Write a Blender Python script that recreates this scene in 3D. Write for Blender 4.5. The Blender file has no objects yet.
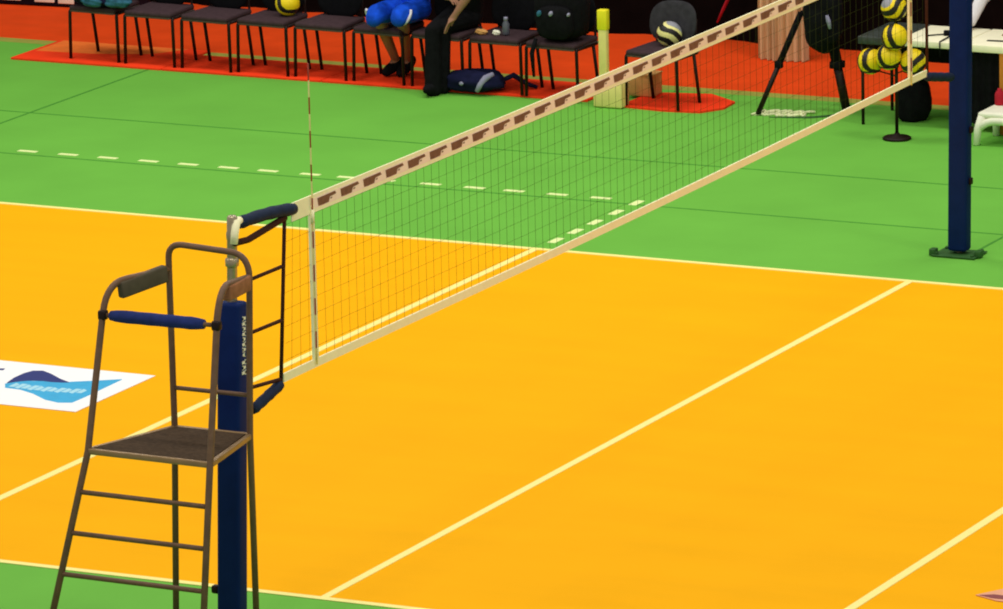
import bpy, bmesh, math, random
from mathutils import Vector, Matrix
random.seed(7)
sc = bpy.context.scene
COL = sc.collection
PI = math.pi

# ------------------------------------------------------------------ render look
sc.view_settings.view_transform = 'Standard'
sc.view_settings.look = 'None'
sc.view_settings.gamma = 1.0
sc.view_settings.use_curve_mapping = False
sc.view_settings.exposure = 0.0
sc.cycles.filter_width = 2.0

# ------------------------------------------------------------------ materials
def srgb(r, g, b):
    def f(c):
        c /= 255.0
        return c / 12.92 if c <= 0.04045 else ((c + 0.055) / 1.055) ** 2.4
    return (f(r), f(g), f(b), 1.0)

def mat(name, col, rough=0.7, spec=0.2, metal=0.0, var=0.08, scale=12.0, bump=0.0, stretch=None):
    m = bpy.data.materials.new(name); m.use_nodes = True
    nt = m.node_tree; b = nt.nodes['Principled BSDF']
    b.inputs['Roughness'].default_value = rough
    b.inputs['Specular IOR Level'].default_value = spec
    b.inputs['Metallic'].default_value = metal
    tc = nt.nodes.new('ShaderNodeTexCoord')
    n = nt.nodes.new('ShaderNodeTexNoise'); n.inputs['Scale'].default_value = scale
    n.inputs['Detail'].default_value = 4.0
    if stretch:
        mp = nt.nodes.new('ShaderNodeMapping'); mp.inputs['Scale'].default_value = stretch
        nt.links.new(tc.outputs['Object'], mp.inputs['Vector']); nt.links.new(mp.outputs[0], n.inputs['Vector'])
    else:
        nt.links.new(tc.outputs['Object'], n.inputs['Vector'])
    r = nt.nodes.new('ShaderNodeValToRGB')
    lo = tuple(c * (1 - var) for c in col[:3]) + (1,); hi = tuple(c * (1 + var) for c in col[:3]) + (1,)
    r.color_ramp.elements[0].position = 0.3; r.color_ramp.elements[0].color = lo
    r.color_ramp.elements[1].position = 0.7; r.color_ramp.elements[1].color = hi
    nt.links.new(n.outputs['Fac'], r.inputs['Fac']); nt.links.new(r.outputs['Color'], b.inputs['Base Color'])
    if bump:
        bp = nt.nodes.new('ShaderNodeBump'); bp.inputs['Strength'].default_value = bump
        bp.inputs['Distance'].default_value = 0.01
        nt.links.new(n.outputs['Fac'], bp.inputs['Height']); nt.links.new(bp.outputs[0], b.inputs['Normal'])
    return m

M = {}
M['court'] = mat('court_orange', srgb(252, 179, 14), .75, .03, var=.03, scale=1.5, stretch=(.35, 1.6, 1))
M['green'] = mat('sports_floor_green', srgb(110, 182, 69), .75, .06, var=.05, scale=1.2)
M['seam'] = mat('floor_seam_green', srgb(76, 146, 52), .7, .1, var=.1)
M['red'] = mat('floor_red', srgb(234, 75, 25), .85, .04, var=.07, scale=3)
M['mat'] = mat('mat_red', srgb(255, 66, 30), .8, .06, var=.08, scale=3)
M['mat_edge'] = mat('mat_worn_orange', srgb(250, 122, 50), .8, .1, var=.12, scale=5)
M['line'] = mat('line_paint_cream', srgb(255, 244, 150), .6, .15, var=.02)
M['dash'] = mat('dash_paint_pale', srgb(236, 250, 172), .6, .15, var=.03)
M['steel'] = mat('dull_steel_tube', srgb(112, 84, 62), .55, .3, .1, var=.15, scale=20)
M['chrome'] = mat('brushed_steel', srgb(170, 155, 125), .35, .5, .6, var=.12, scale=25)
M['rim'] = mat('platform_rim_metal', srgb(150, 120, 80), .4, .4, .3, var=.1)
M['deck'] = mat('platform_deck_brown', srgb(70, 54, 38), .85, .1, var=.25, scale=40, bump=.4)
M['greypad'] = mat('grey_armrest_pad', srgb(88, 80, 64), .8, .15, var=.12, scale=18)
M['tanpad'] = mat('worn_tan_armrest', srgb(150, 100, 68), .8, .15, var=.22, scale=18)
M['foam'] = mat('navy_foam', srgb(34, 48, 104), .8, .15, var=.15, scale=25, bump=.3)
M['navy'] = mat('navy_vinyl', srgb(10, 34, 88), .6, .1, var=.12, scale=8)
M['navydark'] = mat('dark_navy_canvas', srgb(30, 42, 66), .75, .15, var=.2, scale=18)
M['cord'] = mat('brown_cord', srgb(66, 36, 26), .8, .1, var=.15, scale=30)
M['cream'] = mat('cream_webbing', srgb(255, 248, 202), .8, .1, var=.03, scale=15)
M['pinkish'] = mat('pink_cream_webbing', srgb(255, 230, 210), .8, .1, var=.05, scale=15)
M['brown'] = mat('tape_print_brown', srgb(130, 92, 72), .8, .1, var=.15, scale=30)
M['net'] = mat('net_cord_dark', srgb(54, 62, 22), .9, .05, var=.1)
M['antred'] = mat('antenna_red', srgb(150, 60, 40), .5, .2)
M['antwhite'] = mat('antenna_white', srgb(225, 215, 140), .5, .2)
M['black'] = mat('black_fabric', srgb(16, 16, 18), .9, .1, var=.3, scale=20)
M['blacktube'] = mat('black_tube', srgb(30, 16, 12), .5, .2, var=.1)
M['seat'] = mat('seat_upholstery', srgb(66, 50, 54), .9, .1, var=.15, scale=25)
M['pan'] = mat('seat_pan_grey', srgb(88, 76, 70), .6, .2, var=.1)
M['backgrey'] = mat('backrest_charcoal', srgb(52, 51, 55), .9, .1, var=.2, scale=20)
M['backdark'] = mat('backrest_black', srgb(15, 15, 18), .9, .05, var=.2, scale=20)
M['curtain'] = mat('black_curtain', srgb(16, 11, 10), .95, .02, var=.3, scale=4)
M['beige'] = mat('beige_curtain', srgb(208, 180, 134), .85, .1, var=.22, scale=9, stretch=(3, 3, .15))
M['tan'] = mat('cardboard_tan', srgb(214, 160, 96), .9, .05, var=.1)
M['yellow'] = mat('ball_yellow', srgb(248, 214, 24), .45, .3, var=.05)
M['ballnavy'] = mat('ball_navy', srgb(34, 30, 30), .45, .3, var=.1)
M['ballgrey'] = mat('ball_pale_grey', srgb(150, 150, 160), .5, .3)
M['paleyellow'] = mat('ball_pale_yellow', srgb(236, 226, 150), .5, .3)
M['postcream'] = mat('post_cream', srgb(240, 224, 138), .6, .2, var=.06)
M['postyellow'] = mat('post_yellow', srgb(240, 228, 40), .6, .2, var=.05)
M['white'] = mat('white_plastic', srgb(240, 238, 215), .5, .3, var=.03)
M['tabletop'] = mat('table_white', srgb(252, 246, 212), .5, .2, var=.03)
M['tabledark'] = mat('table_dark_grey', srgb(60, 66, 62), .4, .3, var=.3, scale=20)
M['wood'] = mat('orange_wood', srgb(190, 120, 40), .6, .2, var=.12)
M['stickerwhite'] = mat('sticker_white', srgb(255, 255, 255), .5, .2, var=.01)
M['stickernavy'] = mat('sticker_navy', srgb(44, 54, 120), .5, .2, var=.05)
M['stickercyan'] = mat('sticker_cyan', srgb(62, 176, 226), .5, .2, var=.06)
M['stickerpale'] = mat('sticker_pale_cyan', srgb(176, 228, 244), .5, .2, var=.03)
M['stickerpink'] = mat('sticker_pink', srgb(236, 168, 130), .6, .2, var=.03)
M['stickermaroon'] = mat('sticker_maroon', srgb(140, 70, 70), .6, .2, var=.1)
M['skin'] = mat('skin', srgb(150, 106, 82), .6, .25, var=.06)
M['hair'] = mat('dark_hair', srgb(30, 22, 18), .7, .2, var=.2, scale=40)
M['blue'] = mat('royal_blue_cloth', srgb(20, 76, 206), .85, .1, var=.3, scale=14, bump=.3)
M['trim'] = mat('white_trim', srgb(220, 216, 220), .8, .1)
M['navycloth'] = mat('navy_cloth', srgb(24, 26, 56), .9, .1, var=.3, scale=14)
M['teal'] = mat('teal_cloth', srgb(48, 96, 118), .85, .1, var=.4, scale=20)
M['palegrey'] = mat('pale_grey_cloth', srgb(150, 148, 172), .85, .1, var=.1)
M['clear'] = mat('bottle_grey', srgb(96, 98, 110), .3, .4, var=.1)
M['redcloth'] = mat('red_cloth', srgb(176, 36, 50), .85, .1, var=.1)
M['plategreen'] = mat('base_plate_green', srgb(52, 94, 44), .6, .2, var=.15)
M['cable'] = mat('pale_cable', srgb(226, 232, 176), .6, .2)
M['boardblack'] = mat('board_black', srgb(26, 16, 26), .8, .08, var=.2)

# ------------------------------------------------------------------ mesh builder
class MB:
    """collects shapes in world (or local) coordinates; build() links them as one mesh object"""
    def __init__(self):
        self.bm = bmesh.new(); self.mi = 0
    def _done(self, faces, smooth):
        for f in faces:
            f.material_index = self.mi; f.smooth = smooth
    def box(self, c, s, rot=None, bevel=0.0, seg=2, taper=None):
        sx, sy, sz = s[0] / 2, s[1] / 2, s[2] / 2
        R = rot if rot else Matrix.Identity(3)
        b2 = bmesh.new()
        bmesh.ops.create_cube(b2, size=1)
        for v in b2.verts:
            x, y, z = v.co.x * 2 * sx, v.co.y * 2 * sy, v.co.z * 2 * sz
            if taper and z > 0: x *= taper; y *= taper
            v.co = Vector((x, y, z))
        if bevel > 0:
            bmesh.ops.bevel(b2, geom=b2.edges[:], offset=bevel, segments=seg, profile=.5, affect='EDGES')
        mp = {}
        for v in b2.verts: mp[v] = self.bm.verts.new(R @ v.co + Vector(c))
        fs = [self.bm.faces.new([mp[v] for v in f.verts]) for f in b2.faces]
        self._done(fs, bevel > 0); b2.free(); return self
    def tube(self, pts, r, n=10, closed=False, flat=1.0):
        pts = [Vector(p) for p in pts]
        rs = r if isinstance(r, (list, tuple)) else [r] * len(pts)
        rings = []; up = None
        N = len(pts)
        for i, p in enumerate(pts):
            if closed: t = (pts[(i + 1) % N] - pts[i - 1]).normalized()
            elif i == 0: t = (pts[1] - pts[0]).normalized()
            elif i == N - 1: t = (pts[-1] - pts[-2]).normalized()
            else: t = ((pts[i + 1] - p).normalized() + (p - pts[i - 1]).normalized()).normalized()
            if up is None:
                up = Vector((0, 0, 1)) if abs(t.z) < .9 else Vector((0, 1, 0))
            a = t.cross(up).normalized(); up = a.cross(t).normalized()
            rings.append([self.bm.verts.new(p + (a * math.cos(2 * PI * k / n) + up * flat * math.sin(2 * PI * k / n)) * rs[i]) for k in range(n)])
        fs = []
        for i in range(N if closed else N - 1):
            A, B = rings[i], rings[(i + 1) % N]
            for k in range(n):
                fs.append(self.bm.faces.new([A[k], A[(k + 1) % n], B[(k + 1) % n], B[k]]))
        if not closed:
            fs.append(self.bm.faces.new(rings[0][::-1])); fs.append(self.bm.faces.new(rings[-1]))
        self._done(fs, True); return self
    def lathe(self, prof, c=(0, 0, 0), n=24):
        rings = []
        for r, z in prof:
            rings.append([self.bm.verts.new((c[0] + r * math.cos(2 * PI * k / n), c[1] + r * math.sin(2 * PI * k / n), c[2] + z)) for k in range(n)])
        fs = []
        for i in range(len(rings) - 1):
            for k in range(n):
                fs.append(self.bm.faces.new([rings[i][k], rings[i][(k + 1) % n], rings[i + 1][(k + 1) % n], rings[i + 1][k]]))
        fs.append(self.bm.faces.new(rings[0][::-1])); fs.append(self.bm.faces.new(rings[-1]))
        self._done(fs, True); return self
    def poly(self, pts, th, nrm=(0, 0, 1)):
        """flat polygon with thickness th along -nrm"""
        n = Vector(nrm)
        a = [self.bm.verts.new(Vector(p)) for p in pts]; b = [self.bm.verts.new(Vector(p) - n * th) for p in pts]
        fs = [self.bm.faces.new(a), self.bm.faces.new(b[::-1])]
        for i in range(len(a)):
            j = (i + 1) % len(a); fs.append(self.bm.faces.new([a[j], a[i], b[i], b[j]]))
        self._done(fs, False); return self
    def blob(self, c, s, rot=None, seed=0, noise=0.0, n=16, sq=1.0, flat_z=None):
        """rounded, slightly lumpy ellipsoid / super-ellipsoid"""
        rnd = random.Random(seed); ph = [rnd.uniform(0, 6) for _ in range(6)]
        b2 = bmesh.new(); bmesh.ops.create_uvsphere(b2, u_segments=n * 2, v_segments=n, radius=1)
        mp = {}
        for v in b2.verts:
            p = v.co.copy()
            q = Vector([math.copysign(abs(t) ** sq, t) for t in p])
            k = 1 + noise * (math.sin(5 * p.x + ph[0]) * math.sin(4 * p.y + ph[1]) + .6 * math.sin(7 * p.z + ph[2] + 3 * p.x) + .4 * math.sin(11 * p.y + ph[3] + 6 * p.z))
            w = Vector((q.x * s[0] * k, q.y * s[1] * k, q.z * s[2] * k))
            if rot: w = rot @ w
            w += Vector(c)
            if flat_z is not None: w.z = max(w.z, flat_z)
            mp[v] = self.bm.verts.new(w)
        fs = [self.bm.faces.new([mp[v] for v in f.verts]) for f in b2.faces]
        self._done(fs, True); b2.free(); return self
    def build(self, name, mats, parent=None, off=(0, 0, 0)):
        if not isinstance(mats, (list, tuple)): mats = [mats]
        bmesh.ops.recalc_face_normals(self.bm, faces=self.bm.faces[:])
        me = bpy.data.meshes.new(name)
        if parent is not None and parent.get('_o') is not None:
            o = Vector(parent['_o'])
        else: o = Vector(off)
        for v in self.bm.verts: v.co -= o
        self.bm.to_mesh(me); self.bm.free()
        for m in mats: me.materials.append(m)
        ob = bpy.data.objects.new(name, me); COL.objects.link(ob)
        if parent is not None: ob.parent = parent
        else: ob.location = o
        if parent is not None and parent.get('_o') is not None and parent.type != 'EMPTY': pass
        return ob

ROOTS = []
def thing(name, label, cat, loc, group=None):
    """Empty at the thing's base; its parts are given in world coordinates"""
    o = bpy.data.objects.new(name, None); COL.objects.link(o)
    o.empty_display_size = .1
    o.location = loc; o['_o'] = tuple(loc); ROOTS.append(o)
    o['label'] = label; o['category'] = cat
    if group: o['group'] = group
    return o
def sub(mb, name, m, part):
    """sub-part: same coordinates as the part's own thing"""
    root = part.parent
    mb_o = root['_o']
    me_parent = part
    for v in mb.bm.verts: v.co -= Vector(mb_o)
    bmesh.ops.recalc_face_normals(mb.bm, faces=mb.bm.faces[:])
    me = bpy.data.meshes.new(name); mb.bm.to_mesh(me); mb.bm.free()
    for q in (m if isinstance(m, (list, tuple)) else [m]): me.materials.append(q)
    ob = bpy.data.objects.new(name, me); COL.objects.link(ob); ob.parent = me_parent
    return ob
def tag(o, label, cat, group=None):
    o['label'] = label; o['category'] = cat
    if group: o['group'] = group
    return o
def struct(o):
    o['kind'] = 'structure'; return o
def copy_thing(root, loc, rz, label, group):
    r = root.copy(); COL.objects.link(r); r.location = loc; r.rotation_euler = (0, 0, rz); r['label'] = label
    if group: r['group'] = group
    for ch in list(root.children):
        c = ch.copy(); COL.objects.link(c); c.parent = r
        for g in list(ch.children):
            d = g.copy(); COL.objects.link(d); d.parent = c
    return r
def RZ(a): return Matrix.Rotation(a, 3, 'Z')
def RX(a): return Matrix.Rotation(a, 3, 'X')
def RY(a): return Matrix.Rotation(a, 3, 'Y')
def arc(p0, p1, p2, n=8):
    """quadratic bend from p0 to p2 with corner p1"""
    p0, p1, p2 = Vector(p0), Vector(p1), Vector(p2)
    return [(1 - t) ** 2 * p0 + 2 * t * (1 - t) * p1 + t * t * p2 for t in [i / n for i in range(n + 1)]]
def lerp(a, b, t): return Vector(a) * (1 - t) + Vector(b) * t

# ------------------------------------------------------------------ camera
C = Vector((16.95615, -31.1693, 10.01374)); yaw, pit, rol, F = -0.46722, -0.22864, -0.02351, 6207.94
fw = Vector((math.cos(pit) * math.sin(yaw), math.cos(pit) * math.cos(yaw), math.sin(pit)))
r_ = fw.cross(Vector((0, 0, 1))).normalized(); u_ = r_.cross(fw)
r2 = math.cos(rol) * r_ + math.sin(rol) * u_; u2 = -math.sin(rol) * r_ + math.cos(rol) * u_
cd = bpy.data.cameras.new('camera'); cam = bpy.data.objects.new('camera', cd); COL.objects.link(cam)
mw = Matrix.Identity(4)
for i in range(3):
    mw[i][0] = r2[i]; mw[i][1] = u2[i]; mw[i][2] = -fw[i]; mw[i][3] = C[i]
cam.matrix_world = mw
cd.sensor_width = 36; cd.sensor_fit = 'HORIZONTAL'; cd.lens = F / 1003 * 36; cd.clip_end = 300; cd.clip_start = .5
sc.camera = cam

# ------------------------------------------------------------------ floor and markings
struct(MB().box((-3, 5.5, -.0545), (44, 19, .10)).build('floor', M['green'], off=(-3, 5.5, -.0545)))
struct(MB().box((0, 4.5, -.009), (18, 9, .012)).build('floor_court', M['court'], off=(0, 4.5, 0)))
struct(MB().box((-3, 17.5, -.055), (44, 5.0, .10)).build('floor_rear', M['red'], off=(-3, 17.5, -.055)))
M['olive'] = mat('lit_floor_edge_olive', srgb(158, 160, 72), .8, .05, var=.08)  # paler look of the lit green floor, put into a colour
def strip(name, segs, m, z=0.0):
    b = MB()
    for (x0, y0, x1, y1) in segs:
        b.box(((x0 + x1) / 2, (y0 + y1) / 2, z - .002), (abs(x1 - x0), abs(y1 - y0), .004))
    o = b.build(name, m); return struct(o)
w = .055
strip('court_marking_sideline_far', [(-9, 8.945, 9, 9.0)], M['line'], .001)
strip('court_marking_sideline_near', [(-9, -.03, 9, .025)], M['line'], .001)
strip('court_marking_centre_line', [(-w / 2, .025, w / 2, 8.945)], M['line'], .001)
strip('court_marking_attack_line', [(-3.03, .025, -2.97, 8.945)], M['line'], .001)
strip('court_marking_attack_line', [(2.96, .025, 3.02, 8.945)], M['line'], .001)
coach = [-8.426, -8.049, -7.683, -7.311, -6.949, -6.584, -6.228, -5.851, -5.52, -5.189, -4.789, -4.406, -4.065, -3.694, -3.321]
strip('court_marking_coach_line', [(x - .085, 10.733, x + .085, 10.79) for x in [-8.80, -9.17] + coach], M['dash'], -.0015)
strip('court_marking_attack_extension', [(-3.02, y - .085, -2.955, y + .085) for y in (9.288, 9.623, 9.961, 10.335, 10.697)], M['dash'], -.0015)
strip('floor_seam', [(-14, 12.13, 6, 12.155)], M['seam'], -.0032)
strip('floor_seam', [(-14, 10.63, 6, 10.655)], M['seam'], -.0032)
strip('floor_seam', [(-9.24, 10.655, -9.215, 12.13), (-9.24, 12.155, -9.215, 14.99)], M['seam'], -.0032)
strip('floor_seam', [(.06, 10.02, .085, 10.63)], M['seam'], -.0032)

strip('floor_tone_strip', [(-14, 14.83, 6, 14.995)], M['olive'], -.003)  # added strip: lit, blurred edge of the green floor painted olive

# ------------------------------------------------------------------ floor stickers (advertising on the court)
st = thing('floor_sticker', 'white floor sticker with navy hill and cyan wave on the orange court', 'floor sticker', (-4.4, 3.95, 0))
MB().box((-5.0, 3.945, .0005), (2.63, 1.08, .003)).build('backing', M['stickerwhite'], st)
def wave(top, bot, z, name, m):
    """polygon between two (x,y) curves laid flat on the sticker"""
    MB().poly([(x, y, z) for x, y in top] + [(x, y, z) for x, y in bot[::-1]], .001).build(name, m, st)
wave([(-4.535, 3.938), (-4.564, 4.079), (-4.566, 4.217), (-4.545, 4.302), (-4.481, 4.327), (-4.385, 4.271), (-4.253, 4.169), (-4.144, 4.105)],
     [(-4.528, 3.926), (-4.497, 3.968), (-4.448, 4.018), (-4.397, 4.052), (-4.326, 4.065), (-4.26, 4.06), (-4.195, 4.07), (-4.137, 4.092)], .0032, 'navy_hill', M['stickernavy'])
wave([(-4.533, 3.909), (-4.488, 3.978), (-4.427, 4.035), (-4.326, 4.065), (-4.195, 4.07), (-4.132, 4.124), (-3.999, 4.206), (-3.848, 4.31)],
     [(-4.474, 3.81), (-4.349, 3.799), (-4.208, 3.733), (-4.046, 3.617), (-3.921, 3.577), (-3.832, 3.611), (-3.828, 3.791), (-3.841, 4.298)], .0030, 'cyan_wave', M['stickercyan'])
b = MB()   # pale illegible lettering running along the wave
for i in range(11):
    t = i / 10; x = -4.47 + t * .52; y = 3.90 + .02 * t - .03 * math.sin(t * 3.0)
    b.poly([(x, y + .055, .0038), (x, y - .055, .0038), (x + .043, y - .055 - .02 * (i % 2), .0038), (x + .043, y + .055 - .03 * ((i + 1) % 2), .0038)], .0006)
b.build('lettering', M['stickerpale'], st)
MB().box((-4.80, 4.25, .0025), (.10, .045, .002), RZ(.2)).build('grey_mark', M['stickernavy'], st)

st2 = thing('floor_sticker', 'pink and maroon edge of a floor sticker at the bottom right of the orange court', 'floor sticker', (4.0, 1.55, 0))
MB().poly([(3.56, 1.49, .003), (3.72, 1.42, .003), (4.5, 1.40, .003), (4.5, 1.72, .003), (3.80, 1.74, .003), (3.68, 1.70, .003)], .003).build('backing', M['stickerpink'], st2)
b = MB(); b.poly([(3.58, 1.49, .0045), (3.68, 1.455, .0045), (4.4, 1.47, .0045), (4.4, 1.53, .0045), (3.66, 1.535, .0045)], .001)
b.poly([(3.70, 1.63, .0045), (4.3, 1.62, .0045), (4.3, 1.66, .0045), (3.74, 1.68, .0045)], .001)
b.build('lettering', M['stickermaroon'], st2)

# ------------------------------------------------------------------ net posts
def post(y, label, ztop, pad_top, lean):
    t = thing('net_post', label, 'net post', (0, y, 0))
    MB().lathe([(.028, .02), (.03, .05), (.03, ztop - .14), (.034, ztop - .13), (.034, ztop - .10), (.030, ztop - .09), (.030, ztop - .01), (.022, ztop)], (0, y, 0)).build('pole', M['chrome'], t)
    pd = MB().box((0, y, .015 + pad_top / 2), (.148, .118, pad_top - .03), bevel=.024, seg=3).build('pad', M['navy'], t)
    b = MB()
    b.box((0, y, .006), (.34, .26, .012), bevel=.004)
    for sx in (-1, 1):
        for sy in (-1, 1): b.lathe([(.014, .012), (.014, .024), (.008, .03)], (sx * .14, y + sy * .10, 0), 8)
    b.build('base_plate', M['plategreen'], t)
    MB().lathe([(.028, .0), (.040, .012), (.040, .05), (.028, .06)], (0, y, ztop - .30), 14).build('collar', M['chrome'], t)
    for ob in t.children_recursive:
        if ob.name.startswith('base_plate'): continue
        for v in ob.data.vertices: v.co.y += lean * v.co.z
    return t, pd
near, npad = post(-1.11, 'near net post in navy padding with white vertical lettering, behind the ladder chair', 2.515, 2.02, .066)
b = MB(); rnd = random.Random(3)     # vertical white wordmark on the pad's right face, too soft to read
zz = 1.94
for i, ww in enumerate((.034, .040, .030, .036, .028, .038, .034, .026, .0, .044, .036, .046)):
    h = .030
    if ww:
        yc = -.995 + .066 * (zz - 1.7)
        b.box((.0755, yc, zz - h / 2), (.003, ww, h * .55))
        b.box((.0755, yc + ww * (.35 if i % 2 else -.35), zz - h / 2), (.003, ww * .3, h * .92))
    zz -= h if ww else .014
sub(b, 'lettering', M['white'], npad)
# winch and strap
MB().box((-.105, -1.09, .33), (.05, .05, .05), bevel=.014).build('strap_buckle', M['blacktube'], near)

far, fpad = post(9.895, 'far net post in navy padding standing on the green floor', 2.56, 2.40, .034)
for s in (-1, 1):
    MB().box((s * .17, 9.835 + .02 * s, .025), (.05, .07, .05), bevel=.008).build('floor_clamp', M['plategreen'], far)
for z in (.55, .93):
    MB().box((.085, 9.90 + .034 * z, z), (.02, .045, .05), bevel=.006).build('strap_buckle', M['blacktube'], far)

# ------------------------------------------------------------------ net
Y0, Y1 = -.36, 9.30
def ztop(y): return 2.43 - .012 * math.sin(PI * max(0, min(1, y / 9))) + .0 * y
def zbot(y): return 1.435 - .022 * math.sin(PI * max(0, min(1, y / 9))) + .0025 * y
net = thing('volleyball_net', 'volleyball net with cream tapes stretched above the court between the posts', 'net', (0, 4.5, 0))
b = MB()
ys = [Y0 + .1 * i for i in range(int((Y1 - Y0) / .1) + 1)]
cr = .0011
for y in ys:
    k_ = max(0, 1 - (y - Y0) / .35) * .05 + max(0, 1 - (Y1 - y) / .3) * -.0
    b.tube([(0, y - k_, zbot(y)), (0, y + k_, ztop(y) - .02)], cr, 4)
for k in range(1, 10):
    pts = []
    for y in ys[::3] + [ys[-1]]:
        pts.append((0, y, zbot(y) + (ztop(y) - zbot(y)) * k / 10))
    b.tube(pts, cr * .8, 4)
b.build('netting', M['net'], net)
def band(y0, y1, zf, h, th, n=40):
    """strip of webbing along the net, top edge at zf(y)"""
    b = MB(); R = []
    for i in range(n + 1):
        y = y0 + (y1 - y0) * i / n; z = zf(y)
        R.append([b.bm.verts.new(p) for p in ((th, y, z), (th, y, z - h), (-th, y, z - h), (-th, y, z))])
    fs = []
    for i in range(n):
        for k in range(4): fs.append(b.bm.faces.new([R[i][k], R[i][(k + 1) % 4], R[i + 1][(k + 1) % 4], R[i + 1][k]]))
    fs.append(b.bm.faces.new(R[0])); fs.append(b.bm.faces.new(R[-1][::-1])); b._done(fs, False); return b
tt = band(-.24, 9.30, lambda y: ztop(y) + .012, .108, .005).build('top_tape', M['cream'], net)
sub(band(.02, 9.0, lambda y: ztop(y) - .010, .064, .0062), 'printed_panel', M['pinkish'], tt)
b = MB(); y = .07; rnd = random.Random(5)
while y < 8.8:       # repeated brown wordmark, too soft to read: heavy left block, thinner run to the right
    for s in (1, -1):
        x = s * .0075
        zt = lambda q: ztop(q) - .017
        def P(pts): b.poly([(x, y + a, zt(y + a) - c) for a, c in pts], .002 * s, (1, 0, 0))
        P([(.0, .002), (.22, 0), (.235, .017), (.155, .022), (.14, .050), (.06, .052), (.01, .050)])
        P([(.165, .028), (.185, .028), (.18, .036), (.16, .036)])
    y += .288
sub(b, 'printed_lettering', M['brown'], tt)
band(-.40, 9.30, lambda y: zbot(y) + .026, .050, .006).build('bottom_tape', M['cream'], net)
for y in (.0, 9.0):
    MB().box((0, y, (ztop(y) + zbot(y)) / 2 - .02), (.016, .05, ztop(y) - zbot(y) - .06)).build('side_tape', M['cream'], net)
for y, k_ in ((Y0 - .015, .055), (Y1 + .012, 0)):
    MB().tube([(0, y - k_, zbot(y) - .03), (0, y + k_, ztop(y) - .02)], .012, 8).build('end_rod', M['cord'], net)
# near end: canvas sleeve, strap and lashing cords to the post
def sleeve(p0, p1, r, m, flat=1.0, sagz=.0):
    n = 10; pts = [lerp(p0, p1, i / n) + Vector((0, 0, sagz * math.sin(PI * i / n))) for i in range(n + 1)]
    return MB().tube(pts, [r * .8] + [r * (1 + .06 * math.sin(i * 2.3)) for i in range(1, n)] + [r * .9], 14, flat=flat).build('cord_sleeve', m, net)
sleeve((0, -.89, 2.455), (0, -.215, 2.405), .037, M['navydark'], 1.0, .012)
sleeve((0, -.78, 1.33), (0, -.44, 1.405), .032, M['navydark'])
b = MB(); b.tube([(.035, -.985, 2.365), (.02, -.80, 2.345), (.0, -.32, 2.375)], .02, 8); b.build('tension_strap', M['cord'], net)
MB().tube([(.030, -.985, 2.36), (.034, -.98, 2.42), (.03, -.95, 2.475), (.01, -.88, 2.475)], .024, 8).build('tension_cord', M['cream'], net)
for (za, zb) in ((2.11, 2.095), (1.80, 1.78), (1.49, 1.435)):
    MB().tube([(.02, -1.06 + .066 * za, za), (0, Y0 - .02 + .11 * (zb - 1.9), zb)], .012, 8).build('lashing_cord', M['cord'], net)
MB().tube([(.02, -.95, 1.30), (0, -.78, 1.33)], .012, 8).build('tension_cord', M['cord'], net)
sleeve((0, 9.29, 1.435), (0, 9.76, 1.345), .034, M['navydark'])
sleeve((0, 9.30, 2.405), (0, 9.80, 2.40), .042, M['navydark'])

# antennas
def antenna(y, label):
    a = thing('antenna', label, 'antenna', (.014, y, 1.43), 'net antennas')
    n = 18; z0, z1 = 1.43, 3.23
    b = MB(); R = []; r = .0048; cy = y - .012
    for i in range(n + 1):
        R.append([b.bm.verts.new((.016 + r * math.cos(2 * PI * k / 8), cy + r * math.sin(2 * PI * k / 8), z0 + (z1 - z0) * i / n)) for k in range(8)])
    for i in range(n):
        b.mi = i % 2
        b._done([b.bm.faces.new([R[i][k], R[i][(k + 1) % 8], R[i + 1][(k + 1) % 8], R[i + 1][k]]) for k in range(8)], True)
    b._done([b.bm.faces.new(R[0][::-1]), b.bm.faces.new(R[-1])], False)
    b.build('rod', [M['antwhite'], M['antred']], a)
    MB().tube([(.016, cy, 2.28), (.016, cy, 2.36)], .011, 8).build('clamp', M['cream'], a)
antenna(0.0, 'striped antenna rod rising from the near end of the net')
antenna(9.0, 'striped antenna rod at the far end of the net beside the far post')

# ------------------------------------------------------------------ umpire ladder chair
R0 = (-.05, -1.75, 0)
us = thing('umpire_chair', 'tall grey metal umpire ladder chair with blue foam bar beside the near net post', 'umpire chair', R0)
H = 1.30
FL, FR, BL, BR = (-.478, -1.846, H), (.324, -1.869, H), (-.276, -1.206, H), (.218, -1.209, H)
tr = .0195
t_, e_ = .347, .104
FLf, FRf = (FL[0] - e_ * H, FL[1] - t_ * H, 0), (FR[0] + e_ * H, FR[1] - t_ * H, 0)
BLf, BRf = (BL[0] - .022, BL[1] - .034, 0), (BR[0] + .022, BR[1] - .034, 0)
# front uprights carry on above the deck, bend back and become the armrest rails
FLt = (FL[0] + .028, FL[1] + .175, 2.06); FRt = (FR[0] - .030, FR[1] + .19, 2.10)
BLa, BRa = (BL[0], BL[1], 2.235), (BR[0] + .03, BR[1], 2.232)
def rail(f, d, t, a):
    top = lerp(t, a, .05) + Vector((0, .02, .17))
    pts = [f, d, t] + arc(t, Vector(t) + Vector((0, .05, .17)), lerp(t, a, .36) + Vector((0, 0, .11)), 7)[1:] + [a]
    return pts
MB().tube(rail(FLf, FL, FLt, BLa), tr, 12).build('front_upright', M['steel'], us)
MB().tube(rail(FRf, FR, FRt, BRa), tr, 12).build('front_upright', M['steel'], us)
bl2, br2 = Vector((BL[0], BL[1], 2.30)), Vector((BR[0] + .03, BR[1], 2.23))
pts = [BLf, BL, bl2] + arc(bl2, (BL[0], BL[1], 2.388), (BL[0] + .10, BL[1], 2.383), 6)[1:] + [Vector((BR[0] - .09, BR[1], 2.368))] + arc((BR[0] - .09, BR[1], 2.368), (BR[0] + .03, BR[1], 2.363), br2, 8)[1:] + [BR, BRf]
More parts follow.
